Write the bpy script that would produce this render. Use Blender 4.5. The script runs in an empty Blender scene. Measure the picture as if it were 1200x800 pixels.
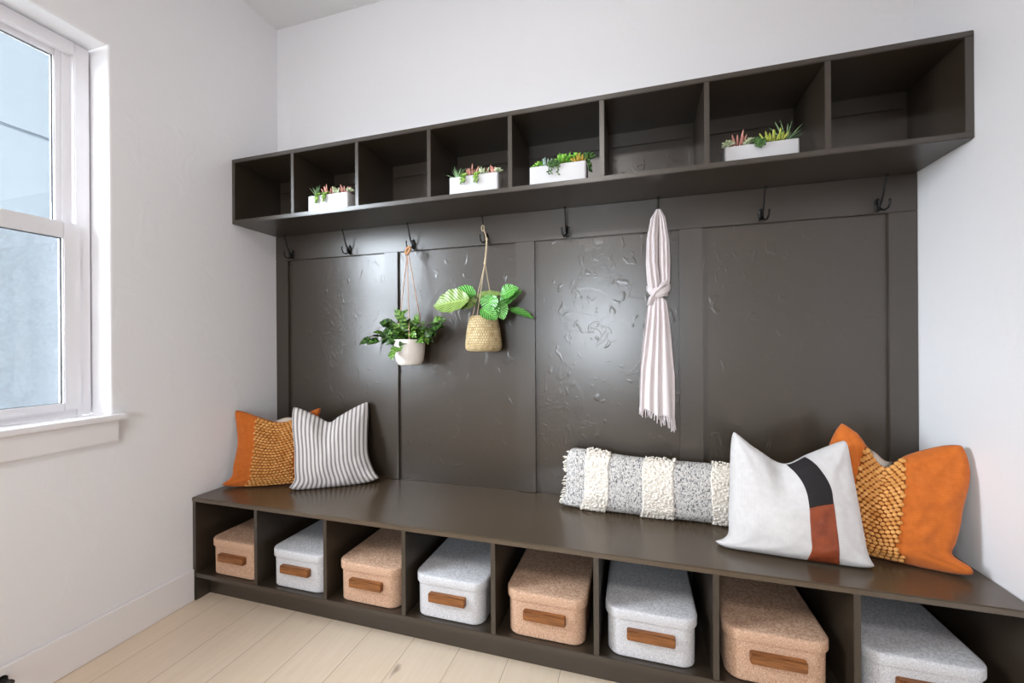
import bpy, bmesh, math, random
from mathutils import Vector, Matrix, noise
PI = math.pi
SC = bpy.context.scene
COL = SC.collection
W = 2.8704          # room width, left wall X=0, right wall X=W, back wall Y=0
CEIL = 2.895
FRONT = -4.1
HB = 0.46           # bench top height

# ------------------------------------------------------------------ helpers
class MB:
    """collects geometry for ONE mesh object"""
    def __init__(self):
        self.v = []; self.f = []; self.uv = {}
    def add(self, vs, fs, uvs=None):
        o = len(self.v)
        self.v += [tuple(p) for p in vs]
        for i, f in enumerate(fs):
            if uvs: self.uv[len(self.f)] = uvs[i]
            self.f.append(tuple(o + k for k in f))
    def box(self, x0, x1, y0, y1, z0, z1, b=0.0):
        bm = bmesh.new()
        bmesh.ops.create_cube(bm, size=1)
        for v in bm.verts:
            v.co = Vector(((x0+x1)/2 + v.co.x*(x1-x0), (y0+y1)/2 + v.co.y*(y1-y0), (z0+z1)/2 + v.co.z*(z1-z0)))
        if b: bmesh.ops.bevel(bm, geom=bm.edges[:], offset=b, segments=2, affect='EDGES')
        bm.verts.index_update()
        self.add([v.co for v in bm.verts], [[v.index for v in f.verts] for f in bm.faces])
        bm.free(); return self
    def tube(self, pts, rad, n=8, cap=True, squash=1.0):
        pts = [Vector(p) for p in pts]
        if not hasattr(rad, '__len__'): rad = [rad]*len(pts)
        vs = []; fs = []
        t0 = (pts[1]-pts[0]).normalized()
        ref = Vector((0, 0, 1)) if abs(t0.z) < .9 else Vector((1, 0, 0))
        a = t0.cross(ref).normalized()
        for i, p in enumerate(pts):
            t = (pts[min(i+1, len(pts)-1)] - pts[max(i-1, 0)]).normalized()
            a = (a - t*a.dot(t)).normalized(); b = t.cross(a)
            for k in range(n):
                an = 2*PI*k/n
                vs.append(p + (a*math.cos(an) + b*math.sin(an)*squash)*rad[i])
        for i in range(len(pts)-1):
            for k in range(n):
                fs.append((i*n+k, i*n+(k+1) % n, (i+1)*n+(k+1) % n, (i+1)*n+k))
        if cap:
            fs.append(tuple(reversed(range(n)))); fs.append(tuple((len(pts)-1)*n+k for k in range(n)))
        self.add(vs, fs); return self
    def ell(self, c, r, M=None, nu=8, nv=5):
        """ellipsoid"""
        if not hasattr(r, '__len__'): r = (r, r, r)
        vs = [Vector((0, 0, r[2]))]
        for j in range(1, nv):
            th = PI*j/nv
            for k in range(nu):
                ph = 2*PI*k/nu
                vs.append(Vector((r[0]*math.sin(th)*math.cos(ph), r[1]*math.sin(th)*math.sin(ph), r[2]*math.cos(th))))
        vs.append(Vector((0, 0, -r[2])))
        fs = [(0, 1+k, 1+(k+1) % nu) for k in range(nu)]
        for j in range(nv-2):
            for k in range(nu):
                a = 1+j*nu+k; b = 1+j*nu+(k+1) % nu
                fs.append((a, a+nu, b+nu, b))
        L = len(vs)-1; o = 1+(nv-2)*nu
        fs += [(L, o+(k+1) % nu, o+k) for k in range(nu)]
        c = Vector(c)
        vs = [(M @ v if M else v) + c for v in vs]
        self.add(vs, fs); return self
    def rrect(self, cx, y0, w, d, r, prof, seg=6, cap0=True, cap1=True):
        """rounded rectangle in plan (front edge at y0, growing to y0+d), profile list of (z, inset)"""
        n = 4*(seg+1); vs = []; fs = []
        for z, ins in prof:
            ww = w/2-ins; dd = d/2-ins; rr = max(r-ins, .0008)
            for q, (sx, sy) in enumerate(((1, 1), (-1, 1), (-1, -1), (1, -1))):
                for k in range(seg+1):
                    a = PI/2*(q + k/seg)
                    vs.append((cx + sx*(ww-rr) + rr*math.cos(a), y0+d/2 + sy*(dd-rr) + rr*math.sin(a), z))
        for i in range(len(prof)-1):
            for k in range(n):
                fs.append((i*n+k, i*n+(k+1) % n, (i+1)*n+(k+1) % n, (i+1)*n+k))
        if cap0: fs.append(tuple(reversed(range(n))))
        if cap1: fs.append(tuple((len(prof)-1)*n+k for k in range(n)))
        self.add(vs, fs); return self
    def lathe(self, c, prof, n=28, cap0=True, cap1=False, sx=1.0, sy=1.0):
        c = Vector(c); vs = []; fs = []
        for r, z in prof:
            for k in range(n):
                a = 2*PI*k/n
                vs.append(c + Vector((r*math.cos(a)*sx, r*math.sin(a)*sy, z)))
        for i in range(len(prof)-1):
            for k in range(n):
                fs.append((i*n+k, i*n+(k+1) % n, (i+1)*n+(k+1) % n, (i+1)*n+k))
        if cap0: fs.append(tuple(reversed(range(n))))
        if cap1: fs.append(tuple((len(prof)-1)*n+k for k in range(n)))
        self.add(vs, fs); return self
    def grid(self, fn, nu, nv, flip=False, thick=None):
        """fn(s,t)->Vector, with UVs"""
        vs = [fn(i/nu, j/nv) for j in range(nv+1) for i in range(nu+1)]
        fs = []; uvs = []
        for j in range(nv):
            for i in range(nu):
                q = [(i, j), (i+1, j), (i+1, j+1), (i, j+1)]
                if flip: q.reverse()
                fs.append([b*(nu+1)+a for a, b in q]); uvs.append([(a/nu, b/nv) for a, b in q])
        self.add(vs, fs, uvs); return self
    def build(self, name, mat, parent=None, smooth=True, angle=40, solid=0):
        me = bpy.data.meshes.new(name)
        me.from_pydata(self.v, [], self.f); 
        if self.uv:
            ul = me.uv_layers.new(name='UVMap')
            for p in me.polygons:
                if p.index in self.uv:
                    for li, c in zip(p.loop_indices, self.uv[p.index]): ul.data[li].uv = c
        bm = bmesh.new(); bm.from_mesh(me)
        if not self.uv: bmesh.ops.recalc_face_normals(bm, faces=bm.faces[:])
        bm.to_mesh(me); bm.free()
        if smooth:
            me.polygons.foreach_set('use_smooth', [True]*len(me.polygons))
            me.set_sharp_from_angle(angle=math.radians(angle))
        me.materials.append(mat)
        o = bpy.data.objects.new(name, me); COL.objects.link(o)
        if parent: o.parent = parent
        if solid:
            m = o.modifiers.new('solid', 'SOLIDIFY'); m.thickness = solid; m.offset = 0
        return o

def empty(name, loc=(0, 0, 0)):
    o = bpy.data.objects.new(name, None); COL.objects.link(o); o.location = loc
    o.empty_display_size = .05
    return o
def tag(o, label=None, cat=None, group=None, kind=None):
    if label: o['label'] = label
    if cat: o['category'] = cat
    if group: o['group'] = group
    if kind: o['kind'] = kind
    return o
def struct(o): o['kind'] = 'structure'; return o
def lab(o, s): o['label'] = s; return o

# ------------------------------------------------------------------ materials
def s2l(c):
    return tuple(((x/255)/12.92 if x/255 <= .04045 else ((x/255+.055)/1.055)**2.4) for x in c) + (1,)
class Mat:
    def __init__(self, name, col, rough=.5, spec=.5, coat=0, coat_rough=.1):
        self.m = bpy.data.materials.new(name); self.m.use_nodes = True
        self.nt = self.m.node_tree; self.b = self.nt.nodes['Principled BSDF']
        self.b.inputs['Base Color'].default_value = s2l(col)
        self.b.inputs['Roughness'].default_value = rough
        self.b.inputs['Specular IOR Level'].default_value = spec
        self.b.inputs['Coat Weight'].default_value = coat
        self.b.inputs['Coat Roughness'].default_value = coat_rough
    def n(self, t, **kw):
        x = self.nt.nodes.new(t)
        for k, v in kw.items():
            if k in x.inputs: x.inputs[k].default_value = v
            else: setattr(x, k, v)
        return x
    def l(self, a, b): self.nt.links.new(a, b)
    def coords(self, kind='Object', scale=(1, 1, 1), rot=(0, 0, 0), loc=(0, 0, 0)):
        tc = self.n('ShaderNodeTexCoord'); mp = self.n('ShaderNodeMapping')
        mp.inputs['Scale'].default_value = scale; mp.inputs['Rotation'].default_value = rot; mp.inputs['Location'].default_value = loc
        self.l(tc.outputs[kind], mp.inputs['Vector']); return mp.outputs['Vector']
    def noise(self, vec, scale, detail=3, rough=.5, dist=0):
        x = self.n('ShaderNodeTexNoise'); x.inputs['Scale'].default_value = scale
        x.inputs['Detail'].default_value = detail; x.inputs['Roughness'].default_value = rough; x.inputs['Distortion'].default_value = dist
        self.l(vec, x.inputs['Vector']); return x.outputs['Fac']
    def ramp(self, fac, stops, interp='LINEAR'):
        r = self.n('ShaderNodeValToRGB'); r.color_ramp.interpolation = interp
        el = r.color_ramp.elements
        while len(el) < len(stops): el.new(.5)
        for e, (p, c) in zip(el, stops):
            e.position = p; e.color = c if len(c) == 4 else s2l(c)
        self.l(fac, r.inputs['Fac']); return r.outputs['Color']
    def math(self, op, a, b=None):
        x = self.n('ShaderNodeMath', operation=op)
        for i, q in enumerate((a, b)):
            if q is None: continue
            if isinstance(q, (int, float)): x.inputs[i].default_value = q
            else: self.l(q, x.inputs[i])
        return x.outputs[0]
    def mix(self, fac, a, b, mode='MIX'):
        x = self.n('ShaderNodeMix', data_type='RGBA', blend_type=mode)
        for s, q in ((x.inputs[0], fac), (x.inputs[6], a), (x.inputs[7], b)):
            if isinstance(q, (int, float)): s.default_value = q
            elif isinstance(q, tuple): s.default_value = q if len(q) == 4 else s2l(q)
            else: self.l(q, s)
        return x.outputs[2]
    def color(self, c): self.l(c, self.b.inputs['Base Color']); return self
    def bump(self, h, strength=.3, dist=.002, prev=None):
        x = self.n('ShaderNodeBump'); x.inputs['Strength'].default_value = strength; x.inputs['Distance'].default_value = dist
        self.l(h, x.inputs['Height'])
        if prev is not None: self.l(prev, x.inputs['Normal'])
        self.l(x.outputs['Normal'], self.b.inputs['Normal']); return x.outputs['Normal']
BLK = (0, 0, 0, 1); WHT = (1, 1, 1, 1)

def wall_paint(name, col):
    M = Mat(name, col, .62, .3); v = M.coords()
    big = M.noise(v, 7, 4, .55, .6)
    patch = M.ramp(big, [(.50, BLK), (.62, WHT)])
    n1 = M.bump(patch, .16, .004)
    M.bump(M.noise(v, 60, 2), .05, .002, n1)
    return M.m
m_wall = wall_paint('wall_paint', (236, 235, 237))
m_ceil = Mat('ceiling_paint', (228, 228, 229), .8, .2).m
m_trim = Mat('white_trim_paint', (236, 233, 234), .38, .5).m
m_vinyl = Mat('window_vinyl', (228, 226, 229), .35, .5).m
m_gasket = Mat('glazing_gasket', (95, 100, 104), .5).m

def dark_paint(name, trowel, rough=.3, col=(52, 43, 33)):
    M = Mat(name, col, rough, .95); v = M.coords()
    if trowel:
        big = M.noise(v, 4.2, 5, .6, .9)
        mask = M.ramp(M.noise(v, 2.1, 1), [(.48, BLK), (.60, WHT)])
        patch = M.ramp(M.math('MULTIPLY', big, mask), [(.50, BLK), (.56, WHT)])
        n0 = M.bump(patch, .07, .003)
        vs = M.coords(scale=(1, 1, .6), rot=(0, .6, 0))
        sc = M.ramp(M.noise(vs, 11, 2, .5, 1.6), [(.63, BLK), (.655, WHT), (.70, WHT), (.715, BLK)])
        n1 = M.bump(M.math('MULTIPLY', sc, mask), .13, .003, n0)
        dn = M.ramp(M.noise(M.coords(scale=(1, 1, .75), rot=(0, -.5, 0)), 24, 1, .5, .8), [(.64, BLK), (.74, WHT)])
        n1 = M.bump(dn, .22, .003, n1)
        M.bump(M.noise(v, 2.3, 2), .12, .010, n1)
    else:
        n1 = M.bump(M.noise(M.coords(scale=(1, 1, .2)), 90, 2), .06, .001)
        M.bump(M.noise(v, 3.5, 2), .12, .006, n1)
    return M.m
m_dark = dark_paint('dark_cabinet_paint', False, .33)
m_top_lit = dark_paint('dark_paint_lit_top', False, .27, (78, 65, 50))  # same dark paint, base lightened to stand in for the white wall's reflection
m_panel = dark_paint('dark_panel_paint', True, .30)

def floor_mat():
    M = Mat('oak_floor', (214, 190, 158), .42, .4)
    v = M.coords(rot=(0, 0, PI/2), loc=(.3, .06, 0))
    br = M.n('ShaderNodeTexBrick', offset=.37, offset_frequency=2, squash=1)
    M.l(v, br.inputs['Vector'])
    for k, q in (('Scale', 1), ('Mortar Size', .0012), ('Mortar Smooth', .3), ('Bias', 0), ('Brick Width', 2.1), ('Row Height', .19)):
        br.inputs[k].default_value = q
    br.inputs['Color1'].default_value = s2l((231, 212, 189)); br.inputs['Color2'].default_value = s2l((235, 217, 195))
    br.inputs['Mortar'].default_value = s2l((140, 112, 84))
    # big per-plank offset for grain
    vg = M.coords(scale=(14, 1.1, 1))
    g = M.noise(vg, 3, 5, .6, 1.2)
    c1 = M.mix(M.ramp(g, [(.35, BLK), (.7, (.6, .6, .6, 1))]), br.outputs['Color'], (222, 200, 174))
    vk = M.coords(scale=(6.5, 2.6, 1))
    vo = M.n('ShaderNodeTexVoronoi'); M.l(vk, vo.inputs['Vector']); vo.inputs['Scale'].default_value = .8; vo.inputs['Randomness'].default_value = 1
    kn = M.ramp(M.math('ADD', vo.outputs['Distance'], M.math('MULTIPLY', M.noise(vk, 5, 3), .12)), [(.10, WHT), (.15, BLK)])
    c2 = M.mix(M.math('MULTIPLY', kn, .75), c1, (122, 92, 66))
    M.color(c2)
    M.bump(M.math('SUBTRACT', M.math('MULTIPLY', g, .15), br.outputs['Fac']), .3, .0015)
    return M.m
m_floor = floor_mat()

def linen(name, c_lo, c_hi):
    M = Mat(name, c_hi, .9, .15)
    a = M.noise(M.coords(scale=(760, 760, 170)), 1, 1, .6); b = M.noise(M.coords(scale=(170, 170, 820)), 1, 1, .6)
    f = M.math('MULTIPLY', M.math('ADD', a, b), .5)
    M.color(M.ramp(f, [(.34, c_lo), (.60, c_hi)])); M.bump(f, .2, .0010); return M.m
m_tan = linen('tan_linen', (152, 110, 84), (216, 182, 156))
m_grey = linen('grey_linen', (164, 164, 168), (218, 217, 219))
def wood(name, c0, c1):
    M = Mat(name, c0, .45, .4)
    M.color(M.ramp(M.noise(M.coords(scale=(9, 60, 90)), 1, 4, .6, 1), [(.3, c0), (.7, c1)])); return M.m
m_handle = wood('walnut_handle', (92, 52, 26), (158, 102, 56))
m_ringwood = wood('pale_wood_ring', (176, 124, 84), (210, 160, 115))

def cloth(name, c_lo, c_hi, scale=900, bump=.25, kind='UV', sc=(1, 1, 1)):
    M = Mat(name, c_hi, .92, .1)
    M.b.inputs['Sheen Weight'].default_value = .15
    wv = M.n('ShaderNodeTexWave', wave_type='BANDS', bands_direction='X'); wv.inputs['Scale'].default_value = 34
    wv.inputs['Distortion'].default_value = 1.5; M.l(M.coords(kind), wv.inputs['Vector'])
    wh = M.n('ShaderNodeTexWave', wave_type='BANDS', bands_direction='Y'); wh.inputs['Scale'].default_value = 34
    wh.inputs['Distortion'].default_value = 1.5; M.l(M.coords(kind), wh.inputs['Vector'])
    f = M.math('MULTIPLY', M.math('ADD', wv.outputs['Fac'], wh.outputs['Fac']), .5)
    nz = M.noise(M.coords('Object'), 60, 3)
    g = M.math('ADD', M.math('MULTIPLY', f, .5), M.math('MULTIPLY', nz, .5))
    M.color(M.ramp(g, [(.3, c_lo), (.7, c_hi)])); M.bump(g, bump, .0015); return M.m
m_orange = cloth('burnt_orange_cloth', (176, 90, 34), (204, 112, 48))
m_white_cloth = cloth('white_cloth', (192, 188, 187), (210, 207, 206), bump=.12)
m_weave = Mat('mustard_woven_knots', (205, 146, 82), .85, .15)
m_weave.color(m_weave.ramp(m_weave.noise(m_weave.coords(), 45, 3), [(.35, (196, 134, 68)), (.65, (222, 166, 100))])); m_weave = m_weave.m
m_weave_base = Mat('woven_base', (126, 68, 30), .95, .1).m
m_ears = Mat('off_white_back_cloth', (236, 226, 214), .9, .1).m
m_black_band = Mat('black_cloth_band', (40, 37, 38), .85, .2).m
M = Mat('brown_leather', (132, 62, 34), .5, .4); v = M.coords()
M.color(M.ramp(M.noise(v, 30, 3), [(.3, (116, 50, 26)), (.7, (146, 70, 38))])); M.bump(M.noise(v, 300, 2), .12, .001); m_leather = M.m

def stripes_mat():
    M = Mat('ticking_stripe_cloth', (232, 228, 226), .92, .1); v = M.coords('UV')
    sp = M.n('ShaderNodeSeparateXYZ'); M.l(v, sp.inputs[0])
    fr = M.math('FRACT', M.math('MULTIPLY', sp.outputs['X'], 18.5))
    d = M.math('ABSOLUTE', M.math('SUBTRACT', fr, .5))
    nz = M.math('MULTIPLY', M.math('SUBTRACT', M.noise(M.coords('UV', (300, 120, 1)), 1, 2), .5), .14)
    c = M.ramp(M.math('ADD', d, nz), [(.19, (140, 134, 135)), (.27, (222, 217, 213))])
    thin = M.ramp(M.math('ABSOLUTE', M.math('SUBTRACT', d, .41)), [(.02, WHT), (.045, BLK)])
    M.color(M.mix(M.math('MULTIPLY', thin, .22), c, (150, 146, 148)))
    M.bump(M.noise(M.coords('UV', (400, 400, 1)), 1, 2), .3, .0012); return M.m
m_stripe = stripes_mat()

def knit_mat():
    M = Mat('grey_fleck_knit', (214, 212, 212), .95, .1)
    v = M.coords('UV', (150, 26, 1), rot=(0, 0, .0))
    f = M.noise(v, 1, 2, .5, 1.3)
    M.color(M.ramp(f, [(.39, (92, 92, 96)), (.46, (186, 182, 179)), (.6, (214, 208, 202))]))
    M.bump(f, .8, .005); return M.m
m_knit = knit_mat()
m_boucle = Mat('cream_boucle', (220, 212, 201), .95, .1)
m_boucle.bump(m_boucle.noise(m_boucle.coords(), 130, 3), .6, .004); m_boucle = m_boucle.m
M = Mat('blush_gauze', (206, 196, 196), .9, .1); M.b.inputs['Sheen Weight'].default_value = .2
M.bump(M.noise(M.coords(scale=(1, 1, .15)), 260, 3), .35, .0015); m_gauze = M.m

m_iron = Mat('black_iron', (14, 13, 13), .38, .5).m; m_iron.node_tree.nodes['Principled BSDF'].inputs['Metallic'].default_value = .4
m_ceramic = Mat('white_ceramic', (202, 201, 203), .35, .5).m
m_potcer = Mat('cream_matte_ceramic', (222, 214, 206), .6, .4).m
m_soil = Mat('soil', (52, 40, 30), .95, .1).m
m_cord = Mat('pink_leather_cord', (196, 158, 136), .7, .3).m
m_twine = Mat('twine', (196, 178, 150), .9, .1)
m_twine.bump(m_twine.noise(m_twine.coords(), 400, 2), .5, .001); m_twine = m_twine.m
def basket_mat():
    M = Mat('seagrass_weave', (196, 172, 126), .85, .15)
    br = M.n('ShaderNodeTexBrick', offset=.5); M.l(M.coords('UV'), br.inputs['Vector'])
    for k, q in (('Scale', 1), ('Mortar Size', .004), ('Mortar Smooth', 1), ('Brick Width', .024), ('Row Height', .040)): br.inputs[k].default_value = q
    br.inputs['Color1'].default_value = s2l((212, 194, 156)); br.inputs['Color2'].default_value = s2l((176, 152, 110)); br.inputs['Mortar'].default_value = s2l((140, 114, 76))
    M.color(M.mix(.35, br.outputs['Color'], M.ramp(M.noise(M.coords(), 50, 3), [(.3, (160, 132, 88)), (.7, (222, 204, 160))])))
    M.bump(M.math('SUBTRACT', 1.0, br.outputs['Fac']), .9, .003); return M.m
m_basket = basket_mat()

def leafy(name, c_dark, c_light, bands=9, slant=1.1, width=.35, rough=.38):
    """leaf blade: UV x across (0..1), y along; feather stripes from the midrib"""
    M = Mat(name, c_dark, rough, .5); sp = M.n('ShaderNodeSeparateXYZ'); M.l(M.coords('UV'), sp.inputs[0])
    ax = M.math('ABSOLUTE', M.math('SUBTRACT', sp.outputs['X'], .5))
    ph = M.math('MULTIPLY', M.math('SUBTRACT', sp.outputs['Y'], M.math('MULTIPLY', ax, slant*.5)), bands)
    d = M.math('ABSOLUTE', M.math('SUBTRACT', M.math('FRACT', ph), .5))
    d2 = M.math('ADD', d, M.math('MULTIPLY', M.math('SUBTRACT', M.noise(M.coords('UV', (6, 10, 1)), 2, 2), .5), .2))
    f = M.ramp(d2, [(width*.6, WHT), (width, BLK)])
    rib = M.ramp(ax, [(.02, WHT), (.05, BLK)])
    M.color(M.mix(rib, M.mix(f, c_dark, c_light), c_light))
    M.b.inputs['Subsurface Weight'].default_value = 0
    M.bump(d, .3, .001)
    return M.m
m_cal_light = leafy('calathea_pale_leaf', (46, 92, 34), (152, 174, 94), 11, 1.3, .38)
m_cal = leafy('calathea_leaf', (14, 58, 22), (112, 188, 84), 9, 1.3, .36)
m_pothos = leafy('trailing_leaf', (20, 48, 18), (84, 122, 46), 3, 1.0, .16)
m_pothos_l = leafy('young_leaf', (46, 88, 28), (124, 160, 68), 3, 1.0, .25)
m_stem = Mat('green_stem', (84, 104, 52), .6).m
def succ(name, a, b): 
    M = Mat(name, a, .5, .4); M.color(M.ramp(M.noise(M.coords(), 70, 2), [(.35, a), (.65, b)])); return M.m
m_s_green = succ('green_succulent', (88, 132, 42), (158, 192, 92))
m_s_dark = succ('dark_green_succulent', (44, 78, 36), (92, 128, 66))
m_s_pink = succ('pink_succulent', (196, 128, 118), (222, 168, 150))
m_s_pale = succ('pale_green_succulent', (168, 186, 140), (220, 226, 196))
m_s_aloe = succ('grey_green_aloe', (88, 122, 80), (150, 180, 134))
m_s_yel = succ('yellow_green_succulent', (146, 168, 48), (204, 210, 110))
m_s_gold = succ('golden_succulent', (176, 140, 40), (206, 178, 84))
m_s_lime = succ('lime_succulent', (84, 160, 40), (160, 208, 92))
m_s_blue = succ('blue_grey_succulent', (140, 168, 158), (196, 214, 204))

# ------------------------------------------------------------------ the room
m = MB(); m.box(-.6, W+.15, FRONT-.15, .15, -.12, 0); struct(m.build('floor', m_floor, smooth=False))
m = MB(); m.box(-.16, W+.15, FRONT-.15, .15, CEIL, CEIL+.12); struct(m.build('ceiling', m_ceil, smooth=False))
m = MB(); m.box(-.16, W+.15, 0, .15, 0, CEIL); struct(m.build('wall_back', m_wall, smooth=False))
m = MB(); m.box(W, W+.15, FRONT, 0, 0, CEIL); struct(m.build('wall_right', m_wall, smooth=False))
# left wall with the window opening
OY0, OY1, OZ0, OZ1 = -1.80, -.775, .857, 2.279
def wall_with_hole(axis, a0, a1, t0, t1, h0, h1, z0, z1, round_=.012):
    """frame mesh: 2-D ring extruded, with rounded (bullnose) inner edge on the t1 side"""
    m = MB()
    outer = [(a0, 0), (a1, 0), (a1, CEIL), (a0, CEIL)]; inner = [(h0, z0), (h1, z0), (h1, z1), (h0, z1)]
    prof = [(0, t1)]
    steps = [(-round_, t1)]
    for k in range(1, 5):
        a = PI/2*k/4
        steps.append((-round_ + round_*math.sin(a), t1 - (round_ - round_*math.cos(a))*(1 if t1 > t0 else -1)))
    steps.append((0, t0))
    loops = [[(p[0], p[1], t1) for p in outer]]
    cx, cz = (h0+h1)/2, (z0+z1)/2
    for ins, t in steps:
        loops.append([(cx + (abs(p[0]-cx)-ins)*(1 if p[0] > cx else -1), cz + (abs(p[1]-cz)-ins)*(1 if p[1] > cz else -1), t) for p in inner])
    loops.append([(p[0], p[1], t0) for p in outer]); loops.append(loops[0])
    vs = []; fs = []
    for L in loops:
        for a, z, t in L: vs.append((t, a, z) if axis == 'X' else (a, t, z))
    for i in range(len(loops)-1):
        for k in range(4): fs.append((i*4+k, i*4+(k+1) % 4, (i+1)*4+(k+1) % 4, (i+1)*4+k))
    m.add(vs, fs); return m
struct(wall_with_hole('X', FRONT, 0, -.16, 0, OY0, OY1, OZ0, OZ1).build('wall_left', m_wall, angle=35))
RX0, RX1, RZ0, RZ1 = 1.03, 1.79, .86, 1.88
struct(wall_with_hole('Y', -.16, W+.15, FRONT-.15, FRONT, RX0, RX1, RZ0, RZ1).build('wall_front', m_wall, angle=35))
m = MB(); m.box(0, .014, FRONT, -.4775, 0, .140, .003); struct(m.build('baseboard_left', m_trim))
m = MB(); m.box(W-.014, W, FRONT, -.4775, 0, .140, .003); struct(m.build('baseboard_right', m_trim))

def glass_mat(name, tint=(1, 1, 1, 1)):
    mt = bpy.data.materials.new(name); mt.use_nodes = True; nt = mt.node_tree; nt.nodes.clear()
    o = nt.nodes.new('ShaderNodeOutputMaterial'); mx = nt.nodes.new('ShaderNodeMixShader')
    tr = nt.nodes.new('ShaderNodeBsdfTransparent'); gl = nt.nodes.new('ShaderNodeBsdfGlossy'); lw = nt.nodes.new('ShaderNodeLayerWeight'); lw.inputs['Blend'].default_value = .5
    pw = nt.nodes.new('ShaderNodeMath'); pw.operation = 'POWER'; pw.inputs[1].default_value = 5; nt.links.new(lw.outputs['Facing'], pw.inputs[0])
    fr = nt.nodes.new('ShaderNodeMath'); fr.operation = 'MULTIPLY_ADD'; fr.inputs[1].default_value = .94; fr.inputs[2].default_value = .03; nt.links.new(pw.outputs[0], fr.inputs[0])
    tr.inputs['Color'].default_value = tint; gl.inputs['Roughness'].default_value = .02
    nt.links.new(fr.outputs[0], mx.inputs[0]); nt.links.new(tr.outputs[0], mx.inputs[1]); nt.links.new(gl.outputs[0], mx.inputs[2])
    nt.links.new(mx.outputs[0], o.inputs[0]); return mt
m_glass = glass_mat('window_glass', (.97, .985, 1, 1))
def screen_mat():
    mt = bpy.data.materials.new('insect_screen_mesh'); mt.use_nodes = True; nt = mt.node_tree; nt.nodes.clear()
    o = nt.nodes.new('ShaderNodeOutputMaterial'); mx = nt.nodes.new('ShaderNodeMixShader')
    tr = nt.nodes.new('ShaderNodeBsdfTransparent'); di = nt.nodes.new('ShaderNodeBsdfDiffuse'); nz = nt.nodes.new('ShaderNodeTexNoise')
    tc = nt.nodes.new('ShaderNodeTexCoord'); mr = nt.nodes.new('ShaderNodeMapRange')
    nz.inputs['Scale'].default_value = 70; nz.inputs['Detail'].default_value = 3
    mr.inputs['To Min'].default_value = .06; mr.inputs['To Max'].default_value = .30
    di.inputs['Color'].default_value = (.32, .34, .36, 1)
    nt.links.new(tc.outputs['Object'], nz.inputs['Vector']); nt.links.new(nz.outputs['Fac'], mr.inputs['Value'])
    nt.links.new(mr.outputs[0], mx.inputs[0]); nt.links.new(tr.outputs[0], mx.inputs[1]); nt.links.new(di.outputs[0], mx.inputs[2])
    nt.links.new(mx.outputs[0], o.inputs[0]); return mt
m_screen = screen_mat()

# window_1 : single-hung vinyl unit in the left wall
w1 = struct(empty('window_1', (-.10, (OY0+OY1)/2, OZ0)))
def child(mb, name, mat, parent, **k):
    o = mb.build(name, mat, None, **k)
    o.parent = parent; o.matrix_parent_inverse = Matrix.Translation(-Vector(parent.location))
    return o
def ringbox(m, x0, x1, y0, y1, z0, z1, sl, sr, sb, st, b=.003):
    m.box(x0, x1, y0, y0+sl, z0, z1, b); m.box(x0, x1, y1-sr, y1, z0, z1, b)
    m.box(x0+.0005, x1-.0005, y0+sl, y1-sr, z0, z0+sb, 0); m.box(x0+.0005, x1-.0005, y0+sl, y1-sr, z1-st, z1, 0)
SY0, SY1 = OY0, OY1
m = MB(); ringbox(m, -.155, -.095, SY0, SY1-.006, .878, OZ1-.008, .05, .045, .045, .045)
m.box(-.125, -.118, SY1-.075, SY1-.045, .9, 2.24)          # side track
child(m, 'window_frame', m_vinyl, w1)
m = MB(); ringbox(m, -.150, -.122, SY0+.04, -.815, 1.56, 2.232, .055, .055, .04, .028)
us = child(m, 'upper_sash', m_vinyl, w1)
m = MB(); ringbox(m, -.118, -.084, SY0+.03, -.815, .905, 1.592, .055, .050, .026, .058)
m.box(-.084, -.074, SY0+.5, SY0+.6, 1.575, 1.592, .003)
ls = child(m, 'lower_sash', m_vinyl, w1)
m = MB(); m.box(-.138, -.134, SY0+.09, -.866, 1.598, 2.206); m.build('glass', m_glass, us, smooth=False)
m = MB(); m.box(-.103, -.099, SY0+.08, -.862, .930, 1.536); m.build('glass', m_glass, ls, smooth=False)
m = MB()
for (x, y0, y1, z0, z1) in ((-.1335, SY0+.095, -.870, 1.600, 2.204), (-.0985, SY0+.085, -.865, .931, 1.534)):
    t = .004
    m.box(x, x+.002, y0, y0+t, z0, z1); m.box(x, x+.002, y1-t, y1, z0, z1); m.box(x, x+.002, y0, y1, z0, z0+t*.6); m.box(x, x+.002, y0, y1, z1-t, z1)
child(m, 'glazing_bead', m_gasket, w1, smooth=False)
m = MB(); m.box(-.1525, -.1515, SY0+.05, -.83, .90, 1.56); child(m, 'insect_screen', m_screen, w1, smooth=False)
# stool and apron
m = MB(); m.box(-.094, .034, OY0-.045, -.732, .8575, .878, .004); struct(m.build('trim_1', m_trim))
m = MB(); m.box(0, .018, OY0-.02, -.757, .777, .857, .002); struct(m.build('trim_2', m_trim))
# window_2 : behind the camera, source of the broad sheen on the panelling
w2 = struct(empty('window_2', ((RX0+RX1)/2, FRONT-.1, RZ0)))
m = MB()
m.box(RX0, RX0+.06, FRONT-.14, FRONT-.08, RZ0, RZ1); m.box(RX1-.06, RX1, FRONT-.14, FRONT-.08, RZ0, RZ1)
m.box(RX0+.06, RX1-.06, FRONT-.139, FRONT-.081, RZ0, RZ0+.06); m.box(RX0+.06, RX1-.06, FRONT-.139, FRONT-.081, RZ1-.06, RZ1)
child(m, 'window_frame', m_vinyl, w2, smooth=False)
m = MB(); m.box(RX0+.06, RX1-.06, FRONT-.112, FRONT-.108, RZ0+.06, RZ1-.06); child(m, 'glass', m_glass, w2, smooth=False)

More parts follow.
